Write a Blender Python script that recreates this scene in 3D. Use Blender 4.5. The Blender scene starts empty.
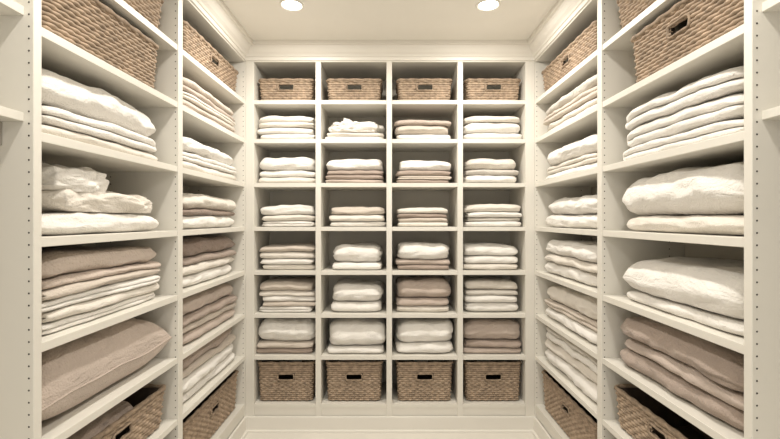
import bpy, bmesh, math, random
from mathutils import Vector, noise, Matrix

scene = bpy.context.scene
scene.view_settings.view_transform = 'Standard'
scene.view_settings.look = 'None'
scene.view_settings.exposure = 0.0
COL = scene.collection

# ------------------------------------------------------------------ dims
ZC = 1.375            # eye height
A = 0.94              # half width of aisle (front plane of the side units)
D = 2.79              # front plane of the back unit
S = 154.1
DEP = 0.38
CEIL = 2.51
REAR = -1.2
ST = 0.026            # shelf thickness
ROWS = [102, 141, 185, 229, 273, 316, 358, 406]
SZ = [ZC + (219.5 - y) / S for y in ROWS]      # shelf centre heights
TOPS = [z + ST / 2 for z in SZ]

def lin(c):
    return tuple(((v / 255) / 12.92 if v / 255 <= 0.04045 else ((v / 255 + 0.055) / 1.055) ** 2.4) for v in c)

# ------------------------------------------------------------------ materials
def new_mat(name, rgb, rough=0.6, var=0.06, vscale=6, bump=0.0, bscale=200, bump2=0.0, b2scale=12, sheen=0.0, dist=0.002):
    m = bpy.data.materials.new(name)
    m.use_nodes = True
    nt = m.node_tree
    b = nt.nodes['Principled BSDF']
    b.inputs['Roughness'].default_value = rough
    if sheen:
        b.inputs['Sheen Weight'].default_value = sheen
    tc = nt.nodes.new('ShaderNodeTexCoord')
    c = lin(rgb)
    n = nt.nodes.new('ShaderNodeTexNoise')
    n.inputs['Scale'].default_value = vscale
    n.inputs['Detail'].default_value = 3
    nt.links.new(tc.outputs['Object'], n.inputs['Vector'])
    r = nt.nodes.new('ShaderNodeValToRGB')
    r.color_ramp.elements[0].position = 0.3
    r.color_ramp.elements[1].position = 0.7
    r.color_ramp.elements[0].color = tuple(v * (1 - var) for v in c) + (1,)
    r.color_ramp.elements[1].color = tuple(min(1, v * (1 + var)) for v in c) + (1,)
    nt.links.new(n.outputs['Fac'], r.inputs['Fac'])
    nt.links.new(r.outputs['Color'], b.inputs['Base Color'])
    last = None
    if bump:
        n2 = nt.nodes.new('ShaderNodeTexNoise')
        n2.inputs['Scale'].default_value = bscale
        n2.inputs['Detail'].default_value = 2
        nt.links.new(tc.outputs['Object'], n2.inputs['Vector'])
        bp = nt.nodes.new('ShaderNodeBump')
        bp.inputs['Strength'].default_value = bump
        bp.inputs['Distance'].default_value = dist
        nt.links.new(n2.outputs['Fac'], bp.inputs['Height'])
        last = bp
    if bump2:
        mp = nt.nodes.new('ShaderNodeMapping')
        mp.inputs['Scale'].default_value = (1, 1, 2.2)
        nt.links.new(tc.outputs['Object'], mp.inputs['Vector'])
        n3 = nt.nodes.new('ShaderNodeTexNoise')
        n3.inputs['Scale'].default_value = b2scale
        n3.inputs['Detail'].default_value = 3
        n3.inputs['Distortion'].default_value = 1.2
        nt.links.new(mp.outputs['Vector'], n3.inputs['Vector'])
        bp2 = nt.nodes.new('ShaderNodeBump')
        bp2.inputs['Strength'].default_value = bump2
        bp2.inputs['Distance'].default_value = 0.02
        nt.links.new(n3.outputs['Fac'], bp2.inputs['Height'])
        if last:
            nt.links.new(last.outputs['Normal'], bp2.inputs['Normal'])
        last = bp2
    if last:
        nt.links.new(last.outputs['Normal'], b.inputs['Normal'])
    return m

M_PAINT = new_mat('painted_shelving', (224, 220, 210), 0.45, 0.01)
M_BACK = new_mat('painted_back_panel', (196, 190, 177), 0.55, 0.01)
M_WALL = new_mat('wall_paint', (216, 211, 200), 0.7, 0.01, bump=0.1, bscale=300)
M_CEIL = new_mat('ceiling_paint', (235, 232, 224), 0.8, 0.01, bump=0.08, bscale=300)
M_TRIM = new_mat('trim_paint', (228, 224, 215), 0.4, 0.01)
M_HOLE = new_mat('pin_hole_dark', (60, 54, 47), 0.8, 0.0)
M_METAL = new_mat('rod_metal', (190, 186, 178), 0.3, 0.0)
M_METAL.node_tree.nodes['Principled BSDF'].inputs['Metallic'].default_value = 0.8
M_FLOOR = new_mat('pale_floor', (226, 221, 211), 0.5, 0.02, 3, bump=0.2, bscale=120)

kw = dict(rough=0.95, sheen=0.15, bump=0.75, bscale=170, bump2=0.5, b2scale=10, dist=.004)
FAB = {
    'W': new_mat('white_terry', (236, 232, 225), var=0.03, **kw),
    'C': new_mat('cream_cotton', (225, 218, 207), var=0.04, **kw),
    'B': new_mat('beige_cotton', (205, 194, 181), var=0.05, **kw),
    'P': new_mat('rose_beige_cotton', (190, 175, 163), var=0.05, **kw),
    'T': new_mat('taupe_cotton', (168, 152, 140), var=0.06, **kw),
    'G': new_mat('grey_linen', (201, 195, 185), var=0.05, **kw),
    'D': new_mat('brown_taupe_cotton', (142, 125, 113), var=0.07, **kw),
    'Q': new_mat('quilted_taupe', (203, 188, 175), var=0.05, **kw),
}
def quilt(m):
    nt = m.node_tree
    b = nt.nodes['Principled BSDF']
    tc = nt.nodes.new('ShaderNodeTexCoord')
    ch = nt.nodes.new('ShaderNodeTexVoronoi')
    ch.inputs['Scale'].default_value = 70
    ch.inputs['Randomness'].default_value = 0.15
    nt.links.new(tc.outputs['Object'], ch.inputs['Vector'])
    bp = nt.nodes.new('ShaderNodeBump')
    bp.inputs['Strength'].default_value = 0.6
    bp.inputs['Distance'].default_value = 0.005
    bp.invert = True
    nt.links.new(ch.outputs['Distance'], bp.inputs['Height'])
    old = b.inputs['Normal'].links[0].from_socket
    nt.links.new(old, bp.inputs['Normal'])
    nt.links.new(bp.outputs['Normal'], b.inputs['Normal'])
quilt(FAB['Q'])
FK = list(FAB.keys())

def wicker(name, rgb):
    return new_mat(name, rgb, 0.75, 0.32, 40, bump=0.4, bscale=400)
M_WICK = wicker('wicker', (166, 146, 125))
M_WICK2 = wicker('wicker_rim', (148, 129, 109))
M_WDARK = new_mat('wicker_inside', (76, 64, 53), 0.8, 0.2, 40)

# ------------------------------------------------------------------ helpers
def addbox(bm, x0, x1, y0, y1, z0, z1, mi=0):
    vs = [bm.verts.new((x, y, z)) for z in (z0, z1) for y in (y0, y1) for x in (x0, x1)]
    for q in ((0, 2, 3, 1), (4, 5, 7, 6), (0, 1, 5, 4), (2, 6, 7, 3), (0, 4, 6, 2), (1, 3, 7, 5)):
        f = bm.faces.new([vs[i] for i in q])
        f.material_index = mi

def finish(bm, name, mats, smooth=False, bevel=0):
    bmesh.ops.recalc_face_normals(bm, faces=bm.faces[:])
    me = bpy.data.meshes.new(name)
    bm.to_mesh(me)
    bm.free()
    for m in mats:
        me.materials.append(m)
    if smooth:
        for p in me.polygons:
            p.use_smooth = True
    ob = bpy.data.objects.new(name, me)
    COL.objects.link(ob)
    if bevel:
        md = ob.modifiers.new('bevel', 'BEVEL')
        md.width = bevel
        md.segments = 2
        md.limit_method = 'ANGLE'
    return ob

def simple(name, boxes, mat, bevel=0):
    bm = bmesh.new()
    for b in boxes:
        addbox(bm, *b)
    return finish(bm, name, [mat], bevel=bevel)

def disc(bm, c, axis, r, n=8, mi=1):
    vs = []
    for i in range(n):
        t = 2 * math.pi * i / n
        vs.append(bm.verts.new((c[0] + r * math.cos(t), c[1], c[2] + r * math.sin(t))))
    f = bm.faces.new(vs)
    f.material_index = mi

# ------------------------------------------------------------------ room shell
XW = A + DEP + 0.02
YW = D + DEP + 0.02
simple('floor', [(-XW, XW, REAR - .1, YW, -0.05, 0)], M_FLOOR)
simple('ceiling', [(-XW, XW, REAR - .1, YW, CEIL, CEIL + 0.05)], M_CEIL)
simple('wall_left', [(-XW - .06, -XW, REAR - .1, YW, 0, CEIL)], M_WALL)
simple('wall_right', [(XW, XW + .06, REAR - .1, YW, 0, CEIL)], M_WALL)
simple('wall_back', [(-XW - .06, XW + .06, YW, YW + .06, 0, CEIL)], M_WALL)
simple('wall_front', [(-XW, -.9, REAR - .1, REAR, 0, CEIL), (.9, XW, REAR - .1, REAR, 0, CEIL),
                      (-.9, .9, REAR - .1, REAR, 2.35, CEIL)], M_WALL)  # unseen rear wall, opening made wide so world light enters frontally

def run_trim(name, prof, y0, mat, a=A, d=D):
    bm = bmesh.new()
    rows = []
    for o, z in prof:
        rows.append([bm.verts.new(p) for p in ((-(a - o), y0, z), (-(a - o), d - o, z), ((a - o), d - o, z), ((a - o), y0, z))])
    for i in range(len(rows) - 1):
        for j in range(3):
            bm.faces.new((rows[i][j], rows[i][j + 1], rows[i + 1][j + 1], rows[i + 1][j]))
    return finish(bm, name, [mat])
T0 = 2.397
run_trim('trim_1', [(-0.002, T0 + .006), (.008, T0 + .008), (.009, T0 + .028), (.016, T0 + .03), (.022, T0 + .04), (.036, T0 + .052),
                    (.05, T0 + .072), (.056, T0 + .088), (.07, T0 + .09), (.072, CEIL)], REAR, M_TRIM)
run_trim('baseboard_back', [(-.002, .10), (.010, .10), (.012, .092), (.014, .018), (.026, .014), (.028, .0)], REAR, M_TRIM)

# ------------------------------------------------------------------ shelving units
def pins(bm, x, y, z0, z1):
    z = z0
    while z < z1:
        disc(bm, (x, y, z), 'Y', 0.0027)
        z += 0.032

bm = bmesh.new()
H0 = 0.001
px = lambda p: (p - 390) / S
stiles = [(-A + .001, px(254)), (px(315.5), px(321)), (px(386.5), px(392)), (px(457.5), px(463)), (px(525.5), A - .001)]
for x0, x1 in stiles:
    addbox(bm, x0, x1, D, D + DEP - .012, H0, T0)
addbox(bm, -A + .001, A - .001, D + DEP - .012, D + DEP, H0, T0, 2)
addbox(bm, -A + .001, A - .001, D + .001, D + DEP, T0, CEIL - .001)
for z in SZ:
    for i in range(4):
        addbox(bm, stiles[i][1], stiles[i + 1][0], D + .003, D + DEP - .012, z - ST / 2, z + ST / 2)
addbox(bm, stiles[0][1], stiles[-1][0], D + .006, D + .03, H0, SZ[-1] - ST / 2)
finish(bm, 'shelving_unit', [M_PAINT, M_HOLE, M_BACK], bevel=0.0015)

def side_unit(sg):
    near = (1.134, 1.161) if sg < 0 else (1.116, 1.143)
    DIVS = [(REAR + .001, REAR + .03), (-.44, -.41), (.34, .37), near, (1.909, 1.951), (D - .001, D + .02)]
    bm = bmesh.new()
    def bx(u0, u1, y0, y1, z0, z1, mi=0):
        xs = sorted((sg * (A + u0), sg * (A + u1)))
        addbox(bm, xs[0], xs[1], y0, y1, z0, z1, mi)
    for y0, y1 in DIVS:
        bx(0, DEP - .012, y0, y1, H0, T0)
    bx(DEP - .012, DEP, REAR + .001, D + .02, H0, T0, 2)
    bx(.001, DEP, REAR + .001, D + .02, T0, CEIL - .001)
    bx(.006, .03, REAR + .001, D, H0, SZ[-1] - ST / 2)
    for k, z in enumerate(SZ):
        for b in (3, 4):
            bx(.003, DEP - .012, DIVS[b][1], DIVS[b + 1][0], z - ST / 2, z + ST / 2)
    for b in (0, 1, 2):
        for z in (1.375 + .27, 1.375 + .55, .55, .16):
            bx(.025, DEP - .012, DIVS[b][1], DIVS[b + 1][0], z - .012, z + .012)
    for b in (3, 4, 5):
        for u in (.012, .30):
            pins(bm, sg * (A + u), DIVS[b][0] - .0006, .22, 2.36)
    ob = finish(bm, 'shelving_unit', [M_PAINT, M_HOLE, M_BACK], bevel=0.0015)
    for b in (0, 1, 2):
        bmr = bmesh.new()
        n = 14
        r = .012
        y0, y1 = DIVS[b][1], DIVS[b + 1][0]
        cx, cz = sg * (A + .10), 1.375 + .27 - .055
        ra = []
        for y in (y0 + .001, y1 - .001):
            ra.append([bmr.verts.new((cx + r * math.cos(t * 2 * math.pi / n), y, cz + r * math.sin(t * 2 * math.pi / n))) for t in range(n)])
        for i in range(n):
            bmr.faces.new((ra[0][i], ra[0][(i + 1) % n], ra[1][(i + 1) % n], ra[1][i]))
        for y in (y0 + .001, y1 - .009):
            addbox(bmr, cx - .018, cx + .018, y, y + .008, cz - .02, cz + .042)
        finish(bmr, 'closet_rod', [M_METAL], smooth=False)
side_unit(-1)
side_unit(1)

# ------------------------------------------------------------------ folded cloth generator
def fold_path(L, n, t):
    """centreline of a cloth folded n layers, main fold at s=0; points (s,z)"""
    def arc(cs, cz, r, a0, a1, k):
        return [(cs + r * math.cos(math.radians(a0 + (a1 - a0) * i / k)), cz + r * math.sin(math.radians(a0 + (a1 - a0) * i / k))) for i in range(k + 1)]
    def line(s0, s1, z):
        m = max(2, int(abs(s1 - s0) / .028))
        return [(s0 + (s1 - s0) * i / m, z) for i in range(1, m)]
    if n == 2:
        p = [(L, t * .5)] + line(L, t, t * .5)
        p += arc(t * .8, t, t * .5, 270, 90, 7)
        p += line(t, L, 1.5 * t) + [(L - .004, 1.5 * t)]
    elif n == 3:
        e = L - t * .6
        p = [(L, t * .5)] + line(L, t * .8, t * .5)
        p += arc(t * .8, t, t * .5, 270, 90, 6)
        p += line(t * .8, e, 1.5 * t)
        p += arc(e, 2 * t, t * .5, -90, 90, 6)
        p += line(e, t * .6, 2.5 * t) + [(t * .5, 2.5 * t)]
    else:
        e = L - t * .6
        c = 1.7 * t
        p = [(L, t * .5)] + line(L, c, t * .5)
        p += arc(c, 2 * t, 1.5 * t, 270, 90, 12)
        p += line(c, e, 3.5 * t)
        p += arc(e, 3 * t, t * .5, 90, -90, 5)
        p += line(e, c, 2.5 * t)
        p += arc(c, 2 * t, .5 * t, 90, 270, 6)
        p += line(c, L, 1.5 * t) + [(L - .01, 1.5 * t)]
    return p

def ridge(v):
    return 1 - abs(noise.noise(v)) * 2

def cloth(bm, w, d, z0, h, n, orient, mi, rng, deform, puff):
    t = h / n
    if orient == 'F':
        L, W = d, w
    else:
        L, W = w, d
    path = fold_path(L, n, t)
    N = len(path)
    nor = []
    for i in range(N):
        a = path[max(0, i - 1)]
        b = path[min(N - 1, i + 1)]
        dx, dz = b[0] - a[0], b[1] - a[1]
        l = math.hypot(dx, dz) or 1
        nor.append((-dz / l, dx / l))
    K = max(6, int(W / .013))
    st = [(-W / 2, .35), (-W / 2 + .12 * t, .72), (-W / 2 + .35 * t, .92)]
    st += [(-W / 2 + .35 * t + (W - .7 * t) * i / K, .965) for i in range(1, K)]
    st += [(W / 2 - .35 * t, .92), (W / 2 - .12 * t, .72), (W / 2, .35)]
    seed = rng.random() * 100
    rot = rng.uniform(-.022, .022)
    sk1, sk2 = rng.uniform(.0, 1.2), rng.uniform(0, 1.2)
    wr = .003 + .008 * puff
    rings = []
    for (q, hf) in st:
        ring = []
        for side in (1, -1):
            rngi = range(N) if side == 1 else range(N - 1, -1, -1)
            for i in rngi:
                hh = hf * t * .5
                if i in (0, N - 1):
                    hh *= .55
                s = path[i][0] + nor[i][0] * hh * side
                z = path[i][1] + nor[i][1] * hh * side
                lay = int(path[i][1] / t)
                s += .008 * noise.noise(Vector((q * 5, lay * 3.1, seed))) + (.003 * noise.noise(Vector((lay * 5.3, seed, 1))))
                qq = q + .006 * noise.noise(Vector((s * 9, lay * 4.7, seed + 9))) + .008 * noise.noise(Vector((lay * 7.7 + .5, seed, 4)))
                if orient == 'F':
                    u, v = qq, s
                elif orient == 'R':
                    u, v = L / 2 - s, qq + W / 2
                else:
                    u, v = -L / 2 + s, qq + W / 2
                eu = min(1, abs(u) / (w / 2))
                ev = min(1, max(0, 1 - v / (d * .45)))
                P = .16 + .20 * puff
                sku = sk1 if u > 0 else sk2
                c = 1 - P * (.5 + .8 * sku) * eu ** 8 - P * .6 * ev ** 8
                z = h * (.46 + (z / h - .46) * c)
                u *= 1 - (.015 + .025 * puff) * ev ** 3
                v += (.010 + .022 * puff) * eu ** 9
                rr = ridge(Vector((u * 5 + seed, v * 6, z * 18))) * .65 + ridge(Vector((u * 13 + seed, v * 12, z * 30))) * .35
                z += wr * (rr - .6) * min(1, z / h + .1)
                v += wr * .9 * (ridge(Vector((u * 9 - seed, v * 4, z * 26))) - .6) * ev
                u += -rot * (v - d / 2)
                v += rot * u
                p = deform(u, v, z0 + z, seed)
                ring.append(bm.verts.new(p))
        rings.append(ring)
    M = 2 * N
    for a, b in zip(rings[:-1], rings[1:]):
        for i in range(M):
            j = (i + 1) % M
            f = bm.faces.new((a[i], a[j], b[j], b[i]))
            f.material_index = mi
            f.smooth = True
    for r in (rings[0], rings[-1]):
        for i in range(N - 1):
            f = bm.faces.new((r[i], r[i + 1], r[M - 2 - i], r[M - 1 - i]))
            f.material_index = mi
            f.smooth = True

def place(ob, side, u, z, set_=0.03):
    if side == 'B':
        ob.location = (u, D + set_, z)
    elif side == 'L':
        ob.location = (-A - set_, u, z)
        ob.rotation_euler = (0, 0, math.pi / 2)
    else:
        ob.location = (A + set_, u, z)
        ob.rotation_euler = (0, 0, -math.pi / 2)

SEED = [1]
def stack(side, u, z, w, d, h, spec, name='folded_towel_stack', wob=.06, droop=.06, set_=.03):
    SEED[0] += 1
    rng = random.Random(SEED[0] * 77)
    toks = spec.split()[::-1]
    items = []
    for tk in toks:
        items.append((tk[0], int(tk[1]), tk[2], float(tk[3:] or 1) * rng.uniform(.85, 1.15)))
    tot = sum(i[3] for i in items)
    bm = bmesh.new()
    z0 = 0.001
    sd = rng.random() * 50
    def deform(u_, v_, z_, s_):
        k = 1 + wob * noise.noise(Vector((u_ * 6, v_ * 5, sd))) + wob * .5 * noise.noise(Vector((u_ * 17, v_ * 10, sd + 3)))
        e = min(1, abs(u_) / (w / 2))
        f = max(0, 1 - v_ / (d * .5))
        k *= 1 - droop * e ** 5 - droop * .6 * f ** 5
        return Vector((u_ + .006 * noise.noise(Vector((z_ * 20, v_ * 5, sd))),
                       min(DEP - .016 - set_, max(-set_ + .006, v_ + .008 * noise.noise(Vector((u_ * 8, z_ * 25, sd + 7))))),
                       max(.0005, z_ * k)))
    for col, n, o, rel in items:
        hh = h * rel / tot
        ww = w * rng.uniform(.93, 1.0)
        dd = d * rng.uniform(.95, 1.0)
        off = rng.uniform(-.5, .5) * (w - ww)
        vo = rng.uniform(0, .012)
        puff = min(1, max(0, (hh - .03) / .06))
        cloth(bm, ww, dd, z0, hh, n, o, FK.index(col), rng, lambda a, b, c, s, off=off, vo=vo: deform(a + off, b + vo, c, s), puff)
        z0 += hh
    bmesh.ops.recalc_face_normals(bm, faces=bm.faces[:])
    me = bpy.data.meshes.new(name)
    bm.to_mesh(me)
    bm.free()
    for k in FK:
        me.materials.append(FAB[k])
    ob = bpy.data.objects.new(name, me)
    COL.objects.link(ob)
    place(ob, side, u, z, set_)
    return ob

def heap(side, u, z, w, d, h, col, name='crumpled_linen', set_=.03, rdg=.3, sx=6, pw=.5, zoff=0, z_sub=6):
    SEED[0] += 1
    sd = SEED[0] * 3.7
    bm = bmesh.new()
    bmesh.ops.create_icosphere(bm, subdivisions=z_sub, radius=1)
    for v in bm.verts:
        c = v.co.normalized()
        m = max(abs(c.x), abs(c.y), abs(c.z))
        cu = c / m
        c2 = c.lerp(cu, pw)
        P = Vector((c2.x * w / 2, c2.y * d / 2, c2.z * h / 2))
        nn = Vector((P.x * sx, P.y * sx, P.z * sx * 2.4 + sd))
        warp = noise.noise_vector(nn * .6) * .9
        r1 = 2 * math.sqrt(noise.noise(nn + warp) ** 2 + .012)
        r2 = 2 * math.sqrt(noise.noise(nn * 2.1 + warp * 2) ** 2 + .02)
        k = 1 - rdg + rdg * (r1 * 1.1 + r2 * .45)
        P.x *= (1 - (1 - k) * .35)
        P.y *= (1 - (1 - k) * .35)
        P.z = P.z * k if P.z > 0 else P.z
        P.z += h / 2
        P.z = max(P.z, 0.001)
        P.y += d / 2
        v.co = P
    ob = finish(bm, name, [FAB[col]], smooth=True)
    place(ob, side, u, z + zoff, set_)
    return ob

def pillow(side, u, z, w, d, h, col, name='pillow', set_=.02):
    """stuffed pillow: two puffed faces, pinched corners, piped seam"""
    SEED[0] += 1
    sd = SEED[0] * 1.9
    n, m = 96, 60
    bm = bmesh.new()
    def P(i, j, sgn):
        a = -math.cos(math.pi * i / n)
        b = -math.cos(math.pi * j / m)
        th = max(0, (1 - abs(a) ** 4.5)) ** .5 * max(0, (1 - abs(b) ** 4)) ** .5
        pinx = 1 - .035 * (1 - b * b)
        piny = 1 - .05 * (1 - a * a)
        x = a * w / 2 * pinx
        y = b * d / 2 * piny + d / 2
        rim = max(abs(a), abs(b)) ** 3
        wr = noise.noise(Vector((x * 4, y * 5, sd + sgn))) * .16
        ang = math.atan2(b * d, a * w)
        wr += (abs(noise.noise(Vector((math.cos(ang) * 5, math.sin(ang) * 5, sd + sgn * 3)))) - .25) * .30 * rim
        wr += (abs(noise.noise(Vector((x * 8 + y * 7, y * 5, sd)))) - .2) * .20
        tt = th * (1 + wr)
        mid = h * .40 + h * .07 * noise.noise(Vector((x * 5, y * 5, sd + 8)))
        zz = mid + (min(tt, 1.04) * (h - mid) if sgn > 0 else -th * mid)
        return Vector((x, y, max(.001, zz)))
    top = [[None] * (m + 1) for _ in range(n + 1)]
    bot = [[None] * (m + 1) for _ in range(n + 1)]
    for i in range(n + 1):
        for j in range(m + 1):
            top[i][j] = bm.verts.new(P(i, j, 1))
            if i in (0, n) or j in (0, m):
                bot[i][j] = top[i][j]
            else:
                bot[i][j] = bm.verts.new(P(i, j, -1))
    edge = [top[i][0].co.copy() for i in range(n)] + [top[n][j].co.copy() for j in range(m)] + \
           [top[i][m].co.copy() for i in range(n, 0, -1)] + [top[0][j].co.copy() for j in range(m, 0, -1)]
    for g in (top, bot):
        for i in range(n):
            for j in range(m):
                try:
                    bm.faces.new((g[i][j], g[i + 1][j], g[i + 1][j + 1], g[i][j + 1]))
                except ValueError:
                    pass
    E = len(edge)
    rs = []
    cen = Vector((0, d / 2, edge[0].z))
    for p in edge:
        o = Vector((p.x - cen.x, p.y - cen.y, 0)).normalized()
        rs.append([bm.verts.new(p + o * .004 * math.cos(k * math.pi / 3) + Vector((0, 0, .004 * math.sin(k * math.pi / 3)))) for k in range(6)])
    for i in range(E):
        for k in range(6):
            bm.faces.new((rs[i][k], rs[i][(k + 1) % 6], rs[(i + 1) % E][(k + 1) % 6], rs[(i + 1) % E][k]))
    ob = finish(bm, name, [FAB[col]], smooth=True)
    place(ob, side, u, z, set_)
    return ob

# ------------------------------------------------------------------ wicker baskets
BC = {}
def basket_mesh(w, d, h, slot=True):
    key = (round(w, 3), round(d, 3), round(h, 3), slot)
    if key in BC:
        return BC[key]
    bm = bmesh.new()
    R = .028
    sx, sy = w / 2 - R, d / 2 - R
    per = 4 * sx + 4 * sy + 2 * math.pi * R
    def pt(s):
        s %= per
        parts = [(2 * sx, 'l', (-sx, -d / 2), (1, 0), (0, -1)), (math.pi * R / 2, 'a', (sx, -sy), -90, None),
                 (2 * sy, 'l', (w / 2, -sy), (0, 1), (1, 0)), (math.pi * R / 2, 'a', (sx, sy), 0, None),
                 (2 * sx, 'l', (sx, d / 2), (-1, 0), (0, 1)), (math.pi * R / 2, 'a', (-sx, sy), 90, None),
                 (2 * sy, 'l', (-w / 2, sy), (0, -1), (-1, 0)), (math.pi * R / 2, 'a', (-sx, -sy), 180, None)]
        for ln, ty, c, q, nn in parts:
            if s <= ln + 1e-9:
                if ty == 'l':
                    return c[0] + q[0] * s, c[1] + q[1] * s, nn[0], nn[1]
                a = math.radians(q + 90 * s / ln)
                return c[0] + R * math.cos(a), c[1] + R * math.sin(a), math.cos(a), math.sin(a)
            s -= ln
        return c[0], c[1], 1, 0
    pitch = .024
    ns = int(per / pitch / 2) * 2
    ns2 = ns * 2
    step = per / ns2
    samples = [pt(i * step) for i in range(ns2)]
    rh = .0135
    nr = int((h - .014) / rh)
    rh = (h - .014) / nr
    slot_w, slot_h, slot_z = .05, .018, h * .62
    def tp(z):
        return .94 + .06 * z / h
    def put(x, y, nx, ny, off, z):
        k = tp(z)
        return bm.verts.new(((x + nx * off) * k, (y + ny * off) * k + d / 2, z))
    def inslot(x, y, z):
        return slot and abs(x) < slot_w and abs(z - slot_z) < slot_h and abs(abs(y) - d / 2) < .02
    rng = random.Random(5)
    for r in range(nr):
        zc = .004 + rh * (r + .5)
        rows = []
        jit = rng.uniform(-.0006, .0006)
        for dz, o in ((-.53, -.0075), (-.3, .0), (0, .002), (.3, .0), (.53, -.0075)):
            row = []
            for i, (x, y, nx, ny) in enumerate(samples):
                wv = .0032 * math.sin(math.pi * i / 2 + math.pi * r)
                row.append(put(x, y, nx, ny, o + wv - .005 + jit, max(0.0005, zc + dz * rh)))
            rows.append(row)
        for a, b in zip(rows[:-1], rows[1:]):
            for i in range(ns2):
                j = (i + 1) % ns2
                x, y = samples[i][0], samples[i][1]
                if inslot(x, y, zc):
                    continue
                f = bm.faces.new((a[i], a[j], b[j], b[i]))
                f.smooth = True
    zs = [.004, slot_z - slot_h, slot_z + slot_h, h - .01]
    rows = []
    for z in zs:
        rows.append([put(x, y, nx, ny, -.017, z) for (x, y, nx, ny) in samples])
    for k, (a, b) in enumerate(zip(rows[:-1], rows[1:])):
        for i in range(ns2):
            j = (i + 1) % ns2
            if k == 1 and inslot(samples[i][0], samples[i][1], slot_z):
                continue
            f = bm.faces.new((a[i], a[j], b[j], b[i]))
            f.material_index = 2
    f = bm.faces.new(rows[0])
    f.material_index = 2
    def tube(pts, r, closed=True, twist=0, mi=1):
        n = 8
        rs = []
        N = len(pts)
        for i, (p, nrm, up) in enumerate(pts):
            ring = []
            for q in range(n):
                a = 2 * math.pi * q / n
                rr = r * (1 + (.22 * math.sin(2 * a + twist * i) if twist else 0))
                ring.append(bm.verts.new(p + nrm * rr * math.cos(a) + up * rr * math.sin(a)))
            rs.append(ring)
        for i in range(N if closed else N - 1):
            a, b = rs[i], rs[(i + 1) % N]
            for q in range(n):
                f = bm.faces.new((a[q], a[(q + 1) % n], b[(q + 1) % n], b[q]))
                f.material_index = mi
                f.smooth = True
    Z = Vector((0, 0, 1))
    pts = [(Vector((x - nx * .006, y - ny * .006 + d / 2, h - .009)), Vector((nx, ny, 0)), Z) for x, y, nx, ny in samples]
    tube(pts, .0095, True, .9)
    if slot:
        for sy_, nyy in ((0.0, -1), (d, 1)):
            pts = []
            for i in range(28):
                a = 2 * math.pi * i / 28
                ca, sa = math.cos(a), math.sin(a)
                ex = math.copysign(abs(ca) ** .35, ca) * (slot_w + .004)
                ez = math.copysign(abs(sa) ** .35, sa) * (slot_h + .003)
                kk = tp(slot_z + ez)
                yy = (nyy * (d / 2 - .003)) * kk + d / 2
                pts.append((Vector((ex, yy, slot_z + ez)), Vector((0, nyy, 0)), Vector((ca, 0, sa))))
            tube(pts, .005, True, 1.3)
    bmesh.ops.recalc_face_normals(bm, faces=bm.faces[:])
    me = bpy.data.meshes.new('wicker_basket')
    bm.to_mesh(me)
    bm.free()
    for m in (M_WICK, M_WICK2, M_WDARK):
        me.materials.append(m)
    BC[key] = me
    return me

def basket(side, u, z, w, d, h, set_=.025, slot=True):
    ob = bpy.data.objects.new('wicker_basket', basket_mesh(w, d, h, slot))
    COL.objects.link(ob)
    place(ob, side, u, z + .001, set_)
    return ob

# ------------------------------------------------------------------ BACK UNIT CONTENT
cx = [px(284.5), px(353.5), px(425), px(494.5)]
for c in cx:
    basket('B', c, TOPS[0], .365, .30, .148)
    basket('B', c, TOPS[7], .375, .31, .262)
BK = {
    1: [(255, 313, 25, 'W2F1 C2F1 W2F1 W4F1.2'), (324, 383, 8, 'C2F1 W2F1'), (395, 452, 21, 'P2F.8 B4F1.2 W2F1'), (466, 525, 25, 'C2F1 W4F1.5 W2F1')],
    2: [(256, 313, 27, 'W4F1.6 W2F1 C2F.8'), (325, 383, 25, 'W4F2 T2F.8 T2F.8 P2F.8'), (397, 452, 24, 'W4F2 T2F.9 B2R.7 T2F.8'), (467, 521, 26, 'C4F1.5 G2F.8 W4F1.3')],
    3: [(258, 313, 22, 'W4F1.5 C2F.8 W2R.9'), (328, 385, 20, 'B4F1.2 C2F.8 W2F.8'), (398, 449, 19, 'C2F.9 T2F.8 B2F.7 C2F.7'), (467, 523, 23, 'C4F1.2 W2F.9 G2F.8 W2F.9')],
    4: [(258, 313, 25, 'B2F.9 C2F.9 W2F.8 C2F.9'), (332, 381, 25, 'W4F1.6 W4F.8'), (396, 451, 27, 'W4F2 P2F.7 T2F.7'), (465, 521, 26, 'W4F1.6 W2F1 C2F.9')],
    5: [(257, 313, 31, 'B4F1.1 C2F.8 W2F.8 B2F.8 W2R.8'), (330, 382, 28, 'W4F1.9 W2F1'), (397, 453, 32, 'P4F2 P2F.8 C2F.7'), (467, 521, 31, 'C2F1 G2F.8 W2F1 W4F1.2')],
    6: [(254, 313, 33, 'W4F2.4 B2F.8 T2F.7'), (326, 385, 32, 'W4F2.4 W2F.8'), (395, 455, 32, 'W4F2.2 W2F1'), (465, 524, 32, 'P4F1.9 T2F.9 P2F.7')],
}
for r, lst in BK.items():
    for x0, x1, hp, sp in lst:
        stack('B', px((x0 + x1) / 2), TOPS[r], (x1 - x0) / S * 1.03, .30, hp / S, sp)
heap('B', px(354), TOPS[1] + 8 / S, .35, .26, .085, 'W', rdg=.45, sx=12)

# ------------------------------------------------------------------ SIDE BAYS
for sd in 'LR':
    basket(sd, 2.385, TOPS[0], .74, .33, .165)
    basket(sd, 2.385, TOPS[7], .74, .33, .235)
    basket(sd, 1.52, TOPS[0], .66, .33, .165, slot=False)
    basket(sd, 1.56, TOPS[6], .62, .33, .17)
    basket(sd, 1.53, TOPS[7], .66, .33, .235)
basket('L', 1.505, TOPS[1], .62, .33, .205, slot=False)
basket('R', 1.45, TOPS[1], .575, .33, .205)

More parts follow.
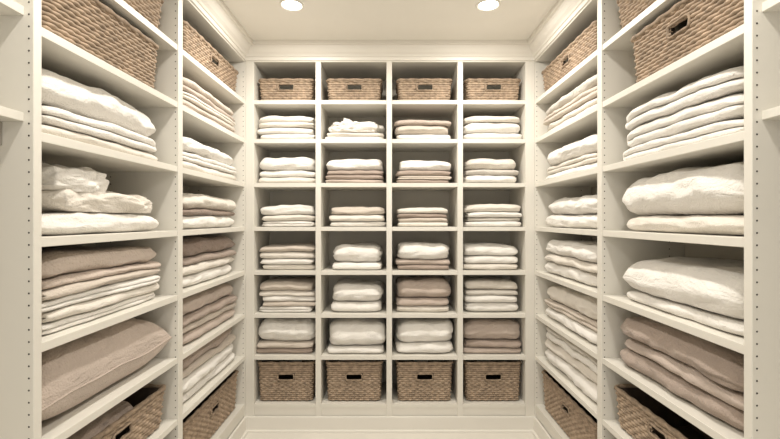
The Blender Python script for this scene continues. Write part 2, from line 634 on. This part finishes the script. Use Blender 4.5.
fm, fw = 2.375, .78
stack('L', fm, TOPS[1], fw, .32, .17, 'B2F1 P2F.8 C2R1 B2F.8 P2F.7')
stack('L', fm, TOPS[2], fw, .32, .175, 'W4F1.6 W2R1 C2F.8')
stack('L', fm, TOPS[3], fw, .32, .18, 'C4F1.7 D2F.7 W4F1.4')
stack('L', fm, TOPS[4], fw, .32, .23, 'D4F1.6 T2F.7 C2F1 W4F1.3')
stack('L', fm, TOPS[5], fw, .32, .225, 'P4F1.6 T2F.9 B2F.9 P2F.9')
stack('L', fm, TOPS[6], fw, .32, .24, 'T4F1.6 B2F.8 W4F1.5 W2F1')

stack('R', fm, TOPS[1], fw, .32, .185, 'G2F1 B2L1 C2L1.1')
stack('R', fm, TOPS[2], fw, .32, .19, 'W4F1.8 C2L1 W2F.8')
stack('R', fm, TOPS[3], fw, .32, .175, 'W4F1.3 W4F1.1')
stack('R', fm, TOPS[4], fw, .32, .21, 'W4F1.6 C2F.9 W4F1.2')
stack('R', fm, TOPS[5], fw, .32, .22, 'C4F1.5 B2L.9 W4F1.2')
stack('R', fm, TOPS[6], fw, .32, .24, 'G2F.9 W2F1 C2F1 W4F1.6')

nm, nw = 1.52, .66
stack('L', nm, TOPS[2], nw, .33, .22, 'W4F2.2 W2R1.2 C2F.8', droop=.12)
stack('L', nm, TOPS[3], nw, .33, .07, 'W4F1', wob=.08)
heap('L', nm + .04, TOPS[3] + .068, .56, .29, .085, 'C', rdg=.4, sx=6, pw=.6)
heap('L', nm - .12, TOPS[3] + .13, .30, .25, .09, 'W', rdg=.45, sx=8)
stack('L', nm, TOPS[4], nw, .33, .225, 'Q4F1.5 Q2F.7 B2F.7 W2R1 C2F.8 W2R.9')
pillow('L', nm + .012, TOPS[5], .715, .345, .225, 'P')
heap('L', 1.5, TOPS[6] + .10, .5, .27, .09, 'T', rdg=.35, sx=8, set_=.05)

stack('R', nm - .01, TOPS[2], nw, .33, .225, 'W2L1.1 W2L1 W2L1', droop=.12)
stack('R', nm - .01, TOPS[3], nw + .02, .33, .225, 'W4F2.2 C4F1', droop=.12)
stack('R', nm - .01, TOPS[4], nw + .02, .33, .18, 'W4F2 W2F.5', droop=.16)
stack('R', nm, TOPS[5], nw + .05, .33, .22, 'T4F1.5 P2F.8 T4F1.2', droop=.12)
heap('B', px(355), TOPS[7] + .19, .24, .2, .075, 'D', rdg=.35, sx=12, set_=.06)

# ------------------------------------------------------------------ downlights
def emis(name, rgb, st):
    m = bpy.data.materials.new(name)
    m.use_nodes = True
    nt = m.node_tree
    b = nt.nodes['Principled BSDF']
    b.inputs['Base Color'].default_value = (*rgb, 1)
    b.inputs['Emission Color'].default_value = (*rgb, 1)
    b.inputs['Emission Strength'].default_value = st
    return m
M_EM = emis('lamp_glow', (1, .97, .92), 12)
WARM = (1, .95, .875)
def downlight(x, y, power):
    bm = bmesh.new()
    n = 32
    prof = [(.066, CEIL - .001), (.064, CEIL - .005), (.056, CEIL - .006), (.052, CEIL - .003), (.05, CEIL - .001)]
    rings = [[bm.verts.new((x + r * math.cos(2 * math.pi * i / n), y + r * math.sin(2 * math.pi * i / n), z)) for i in range(n)] for r, z in prof]
    for a, b in zip(rings[:-1], rings[1:]):
        for i in range(n):
            bm.faces.new((a[i], a[(i + 1) % n], b[(i + 1) % n], b[i]))
    f = bm.faces.new(rings[-1])
    f.material_index = 1
    ob = finish(bm, 'recessed_downlight', [M_TRIM, M_EM])
    ld = bpy.data.lights.new('lamp', 'AREA')
    ld.shape = 'DISK'
    ld.size = .1
    ld.energy = power
    ld.color = WARM
    lo = bpy.data.objects.new('lamp', ld)
    COL.objects.link(lo)
    lo.location = (x, y, CEIL - .012)
    lo.parent = ob
for y, p in ((2.275, 12), (1.0, 9), (-.3, 7)):  # only the far row is in view; nearer rows added for even illumination
    for x in (-.52, .52):
        downlight(x, y, p)

w = bpy.data.worlds.new('World')
scene.world = w
w.use_nodes = True
bg = w.node_tree.nodes['Background']
bg.inputs['Color'].default_value = (1, .975, .94, 1)
bg.inputs['Strength'].default_value = 1.3

# ------------------------------------------------------------------ camera
cd = bpy.data.cameras.new('camera')
cd.sensor_width = 36
cd.lens = 430 / 780 * 36
cd.clip_start = .02
co = bpy.data.objects.new('camera', cd)
COL.objects.link(co)
co.location = (0, 0, ZC)
co.rotation_euler = (math.pi / 2, 0, 0)
scene.camera = co
